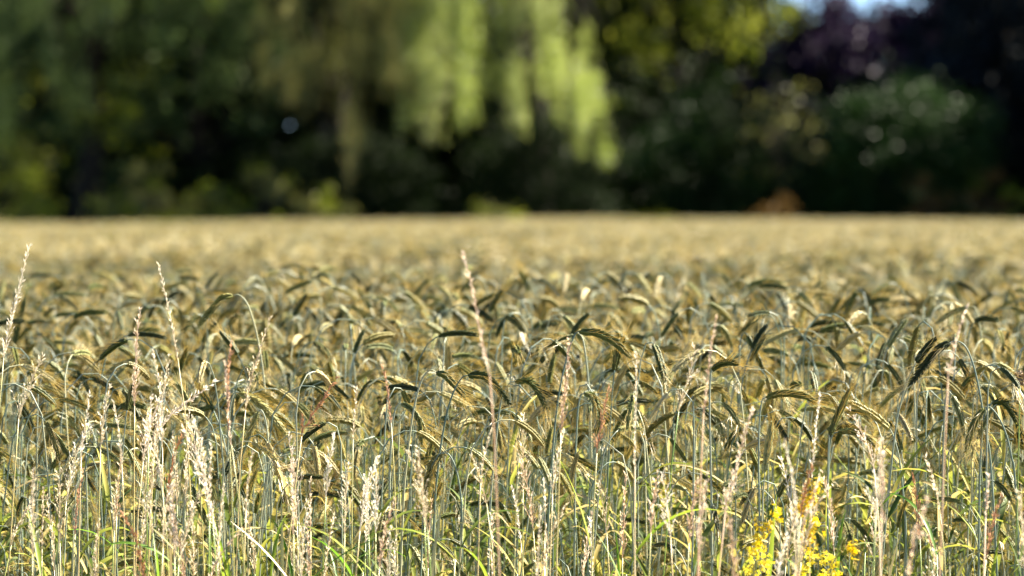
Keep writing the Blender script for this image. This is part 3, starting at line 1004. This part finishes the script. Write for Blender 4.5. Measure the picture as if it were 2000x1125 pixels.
def willow(name, label, px, D, height, lobes, r, mat, bark):
    """Long hanging strands with narrow leaves on arching limbs."""
    x0 = X(px, D)
    t = empty(name, (x0, D, 0))
    tag(t, label, 'tree', 'trees beyond the field')
    tr = MB()
    tp = make_trunk(tr, np.array([0, 1.6, 0.]), np.array([.3, 1.4, height * .72]), .36, .12, r, .4)
    Vs, vr = [], []
    for (lx0, lx1, ytop, ybot, off, cnt, spread) in lobes:
        lc = (lx0 + lx1) / 2
        tops = []
        for q in range(3):
            e = np.array([X(lc + (q - 1) * (lx1 - lx0) * .3, D) - x0, off + r.normal(0, .3), Z(ytop, D) + r.uniform(.1, .7)])
            b = tp[r.integers(4, 8)]
            arch = bez([b, b * .5 + e * .5 + [0, 0, .9], e], 9)
            tr.tube(arch, np.linspace(.10, .02, len(arch)), 6)
        for s in range(cnt):
            if s % 14 == 0:
                nt_ = max(1, -(-cnt // 14))
                tsway = r.normal(0, .22)
                tu, to = lx0 + (lx1 - lx0) * ((s // 14) + r.uniform(.25, .75)) / nt_, r.normal(0, spread)
                tz, tb, tv, tp_ = r.normal(0, .4), abs(r.normal(0, .5)), r.random(), r.uniform(0, 6.28)
            u = tu + r.normal(0, 5.5)
            start = np.array([X(u, D) - x0 + r.normal(0, .1), off + to + r.normal(0, .10), Z(ytop, D) + tz + r.normal(0, .15)])
            edge = abs(u - lc) / ((lx1 - lx0) / 2 + 1e-6)
            zb = Z(ybot, D) + tb + abs(r.normal(0, .42)) + min(edge, 1.2) * .3
            Ls = start[2] - zb
            if Ls < .4:
                continue
            k = max(6, int(Ls / .045))
            tt = np.linspace(0, 1, k)
            sway = tsway + r.normal(0, .03); ph = r.uniform(0, 6.28)
            line = np.stack([start[0] + sway * tt ** 1.5 + .05 * np.sin(tt * 5 + ph), start[1] + r.normal(0, .12) * tt, start[2] - Ls * tt], 1)
            line = np.repeat(line, 2, 0)
            line = line[r.random(len(line)) < .25 + .75 * (np.sin(line[:, 2] * 4.2 + tp_) > -.15)]
            ln_ = line + r.normal(0, .05, line.shape)
            dr = np.stack([r.normal(0, .5, len(ln_)), r.normal(0, .5, len(ln_)), np.full(len(ln_), -1.)], 1)
            Vs.append(leaf_quads(ln_, dr, r.uniform(.09, .15, len(ln_)), .026, r))
            vr.append(np.clip(tv * .7 + r.random(len(ln_)) * .3, 0, 1))
    # the crown's rounded top
    n2 = 7000
    dirs = r.normal(0, 1, (n2, 3)); dirs[:, 2] = abs(dirs[:, 2]); dirs /= np.linalg.norm(dirs, axis=1)[:, None]
    zt = height * .66
    top = dirs * (r.uniform(.55, 1, n2) ** .5)[:, None] * [3.6, 2.4, height - zt] + [.2, 1.4, zt]
    Vs.append(leaf_quads(top, r.normal(0, .5, (n2, 3)) + [0, 0, -1], .13, .035, r)); vr.append(r.random(n2))
    link('trunk', tr.mesh('trunk', [bark]), t)
    link('crown', quads_mesh('crown', np.concatenate(Vs), [mat], None, np.concatenate(vr)), t)
    return t


DW = 111.5
willow('weeping_willow', 'weeping willow with long bright yellow-green hanging strands', 1030, DW, 10.5,
       [(790, 925, -150, 325, -2.8, 42, .25), (760, 900, -150, 200, -2.5, 42, .2), (848, 860, -60, 420, -3.0, 14, .05), (910, 922, -60, 350, -3.0, 14, .05), (965, 1095, -170, 265, -1.1, 42, .4),
        (980, 1150, 60, 300, -1.5, 56, .4), (1115, 1175, 100, 355, -1.8, 42, .3)], rt, M_WILLOW, M_BARK)
willow('weeping_willow', 'olive weeping willow in half shade, left of the bright hanging strands', 630, 111.4, 9.0,
       [(480, 800, -150, 250, -1.2, 70, .6), (500, 650, 40, 300, -2.7, 28, .3), (706, 722, 0, 385, -2.8, 14, .1), (740, 820, -60, 260, -2.7, 28, .3), (640, 700, -80, 220, -2.6, 14, .2)], rt, M_OLIVE, M_BARK)

willow('drooping_tree', 'mid-green tree with drooping sunlit sprays near the left edge', 150, 112.5, 9.0,
       [(-60, 70, -100, 330, -2.4, 42, .3), (95, 130, 60, 320, -2.8, 14, .1), (150, 185, 40, 300, -2.8, 14, .1), (190, 470, -160, 150, -2.2, 84, .5), (20, 250, -160, 110, -2.0, 70, .5)], rt, M_MIDG, M_BARK)
broad_tree('broadleaf_tree', 'tall bluish green tree at the left edge', 60, 115, 11, 3.6, 2.6, 1.6, [M_BLUEG, M_LIME], 230, 90, .15, rt, mixw=.2)  # the yellow-green clumps stand in for sunlit leaves
broad_tree('broadleaf_tree', 'tall bluish green tree left of the olive willow', 380, 116.5, 12, 3.4, 2.6, 2.2, [M_BLUEG, M_DEEP], 230, 90, .15, rt, mixw=.4)
broad_tree('broadleaf_tree', 'yellow-green tree behind and right of the bright willow', 1330, 118.5, 11, 2.6, 2.0, 4.6, [M_LIME, M_DEEP], 150, 80, .15, rt, mixw=.45)
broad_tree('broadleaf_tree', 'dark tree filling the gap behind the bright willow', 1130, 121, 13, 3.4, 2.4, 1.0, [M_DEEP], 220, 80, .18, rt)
broad_tree('copper_beech', 'smaller purple-leaved tree, its top under the open sky', 1600, 126.5, 6.05, 2.0, 1.4, .8, [M_COPPER], 150, 80, .2, rt)
broad_tree('copper_beech', 'larger dusky purple tree between the open sky and the conifers', 1775, 128, 6.55, 2.9, 1.6, 1.0, [M_COPPER], 300, 90, .2, rt)
broad_tree('round_shrub', 'dark green dome-shaped shrub in front of the purple tree', 1750, 113, 4.15, 1.75, 1.5, .3, [M_DOME], 190, 130, .12, rt, trunk_r=.08, cat='shrub', group='shrubs along the far edge of the field')
broad_tree('round_shrub', 'broad dark shrub right of the bright willow', 1400, 113.5, 3.9, 1.7, 1.4, .3, [M_DOME, M_DEEP], 150, 110, .11, rt, trunk_r=.08, mixw=.4, cat='shrub', group='shrubs along the far edge of the field')
broad_tree('round_shrub', 'low dark shrub beneath the bright willow strands', 1150, 115, 3.2, 1.6, 1.3, .2, [M_DEEP], 130, 100, .11, rt, trunk_r=.07, cat='shrub', group='shrubs along the far edge of the field')  # added where only deep shade lies below the strands
broad_tree('round_shrub', 'black-green shrub at the foot of the bright willow', 1050, 110.9, 3.4, 1.5, .5, .1, [M_DEEP], 120, 90, .11, rt, trunk_r=.05, cat='shrub', group='shrubs along the far edge of the field')  # dark leaves added for the black shade in front of the trunk
broad_tree('round_shrub', 'black-green shrub at the foot of the olive willow', 690, 112.2, 3.1, 1.6, .6, .1, [M_DEEP], 130, 90, .11, rt, trunk_r=.05, cat='shrub', group='shrubs along the far edge of the field')  # dark leaves put in for the shade under this willow
broad_tree('thin_tree', 'slim tree with scattered yellow-green leaves between the two dark shrubs', 1530, 112.2, 4.9, .9, .8, 1.6, [M_OLIVE, M_DEEP], 24, 20, .13, rt, clump=.26, mixw=.6, trunk_r=.05, shell=.3)
broad_tree('lime_shrub', 'light green shrub at the left edge of the field', 10, 112, 3.4, .9, .8, .8, [M_LIME, M_OLIVE], 34, 50, .11, rt, trunk_r=.05, cat='shrub', group='shrubs along the far edge of the field')
LOW = [(60, 1.9, 'first'), (215, 2.0, ''), (285, 2.7, ''), (415, 2.1, ''), (520, 2.7, ''), (630, 2.1, ''), (965, 1.9, '')]
LOWL = ['small yellow-green shrub near the left edge under the bluish tree', 'small yellow-green shrub between the two bluish trees',
        'taller sparse yellow-green shrub in front of the second bluish tree', 'low bright yellow-green shrub left of the olive willow',
        'sparse yellow-green shrub under the left side of the olive willow', 'low yellow-green shrub under the right side of the olive willow',
        'tiny yellow-green shrub below the bright willow strands']
for (px, h, _), lb in zip(LOW, LOWL):
    broad_tree('small_shrub', lb, px, 108.75, h, .55, .3, 1.0, [M_LIME, M_OLIVE], 15, 34, .11, rt, clump=.2, trunk_r=.03, shell=.3, mixw=.5, cat='shrub', group='shrubs along the far edge of the field')
broad_tree('small_shrub', 'rust-coloured shrub at the field edge below the slim tree', 1510, 110.6, 1.85, .45, .4, 1.0, [M_RUSTY], 14, 40, .10, rt, clump=.16, trunk_r=.03, cat='shrub', group='shrubs along the far edge of the field')
broad_tree('small_shrub', 'rust-coloured shrub under the dark dome shrub', 1815, 110.6, 2.25, .45, .4, 1.3, [M_RUSTY, M_OLIVE], 14, 36, .10, rt, clump=.16, trunk_r=.03, mixw=.3, cat='shrub', group='shrubs along the far edge of the field')
broad_tree('small_shrub', 'rust and yellow shrub near the right edge of the field', 1935, 110.6, 2.3, .6, .4, 1.0, [M_LIME, M_RUSTY], 18, 40, .10, rt, clump=.18, trunk_r=.03, mixw=.5, cat='shrub', group='shrubs along the far edge of the field')


def conifer(label, px, D, height, rad, r):
    x0 = X(px, D)
    t = empty('conifer', (x0, D, 0)); tag(t, label, 'tree', 'trees beyond the field')
    tr = MB(); make_trunk(tr, np.zeros(3), np.array([0, 0, height]), .2, .02, r, .05)
    C, Dn = [], []
    z = .4
    while z < height - .1:
        rr = rad * (1 - z / height) ** .8 * r.uniform(.85, 1.1)
        for q in range(9):
            a = r.uniform(0, 6.28)
            e = np.array([math.cos(a) * rr, math.sin(a) * rr, z - rr * .25])
            b = np.array([0, 0, z])
            tr.tube([b, b * .5 + e * .5 + [0, 0, .06], e], [.035, .02, .006], 4)
            k = int(26 + rr * 26)
            u = r.random(k) ** .6
            p = b + (e - b) * u[:, None] + r.normal(0, .13, (k, 3))
            C.append(p); Dn.append(np.tile(e - b, (k, 1)) + r.normal(0, .5, (k, 3)))
        z += .32
    link('trunk', tr.mesh('trunk', [M_BARK]), t)
    C = np.concatenate(C); Dn = np.concatenate(Dn)
    link('crown', quads_mesh('crown', leaf_quads(C, Dn, .24, .09, r), [M_NEEDLE], None, r.random(len(C))), t)


conifer('dark blue-black conifer at the right edge', 1960, 116.5, 9.5, 2.6, rt)
conifer('dark conifer just outside the purple tree, left of the right-edge conifer', 1870, 121, 9.5, 2.1, rt)

# the dark wood behind: rows of trees that close the gaps
back = [(-150, 124, 14, 4.2), (170, 125, 15, 4.4), (500, 124, 14, 4.2), (800, 127, 15, 4.2), (1080, 127, 14, 3.8), (1330, 128, 12, 3.0), (2200, 126, 13, 4.0), (2450, 122, 13, 4)]
BL = ['tall dark tree of the wood beyond the left edge', 'tall dark tree of the wood behind the two bluish trees', 'tall dark tree of the wood behind the olive willow',
      'tall dark tree of the wood behind the bright willow', 'tall dark tree of the wood right of the bright willow', 'tall dark tree of the wood behind the yellow-green tree',
      'tall dark tree of the wood behind the right-edge conifer', 'tall dark tree of the wood beyond the right edge']
for (px, D, h, rr), lb in zip(back, BL):
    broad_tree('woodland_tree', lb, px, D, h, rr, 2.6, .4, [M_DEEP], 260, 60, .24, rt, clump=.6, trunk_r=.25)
# unseen trees added sunward of the frame to cast shade on the shrubs
side = [(2330, 112, 8.0, 2.2), (2480, 114.5, 9.0, 2.6), (2400, 118, 9.5, 2.6)]
SL = ['leafy tree standing beyond the right edge, nearest the rye', 'leafy tree standing beyond the right edge, farther out', 'leafy tree standing beyond the right edge, farther back']
for (px, D, h, rr), lb in zip(side, SL):
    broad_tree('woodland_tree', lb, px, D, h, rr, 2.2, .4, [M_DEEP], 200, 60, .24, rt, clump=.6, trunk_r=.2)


# dense undergrowth along the wood's foot, leaf colour darkened to stand for shade
def thicket(y0, y1, top, N, leaf):
    ux = rt.uniform(X(-450, 119), X(2500, 119), N); uy = rt.uniform(y0, y1, N)
    upx = 1000 + ux / uy * F
    uh = top + .12 * top * np.sin(ux * .9) + .1 * top * np.sin(ux * 2.3 + 1)
    uh = np.where((upx > 1500) & (upx < 1830), np.minimum(uh, 4.4), uh)
    uz = rt.random(N) ** .85 * uh
    return leaf_quads(np.stack([ux, uy, uz], 1), rt.normal(0, 1, (N, 3)), leaf, leaf * .6, rt)


V = np.concatenate([thicket(115.0, 121, 2.5, 60000, .24), thicket(129, 134, 7.5, 70000, .42)])
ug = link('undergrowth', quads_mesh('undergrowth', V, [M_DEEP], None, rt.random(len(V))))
tag(ug, 'dense dark undergrowth at the foot of the wood', 'undergrowth', kind='stuff')

# rough grass verge between the crop and the trees
N = 9000
vx = rt.uniform(X(-300, 109), X(2300, 109), N); vy = rt.uniform(108.2, 109.6, N)
vh = 1.30 + .13 * np.sin(vx * .8) + .09 * np.sin(vx * 2.1 + 2) + rt.normal(0, .09, N)
vh *= np.where(vx < -1.5, 1.0, .93)
base = np.stack([vx, vy, np.zeros(N)], 1)
tip = base + np.stack([rt.normal(0, .12, N), rt.normal(0, .1, N), vh], 1)
V = np.empty((N, 4, 3))
V[:, 0] = base - [.012, 0, 0]; V[:, 1] = base + [.012, 0, 0]; V[:, 2] = tip + [.003, 0, .002]; V[:, 3] = tip - [.003, 0, 0]
tag(link('verge_grass', quads_mesh('verge_grass', V, [M_LIME], None, rt.random(N))), 'rough green grass along the far edge of the rye', 'grass', kind='stuff')
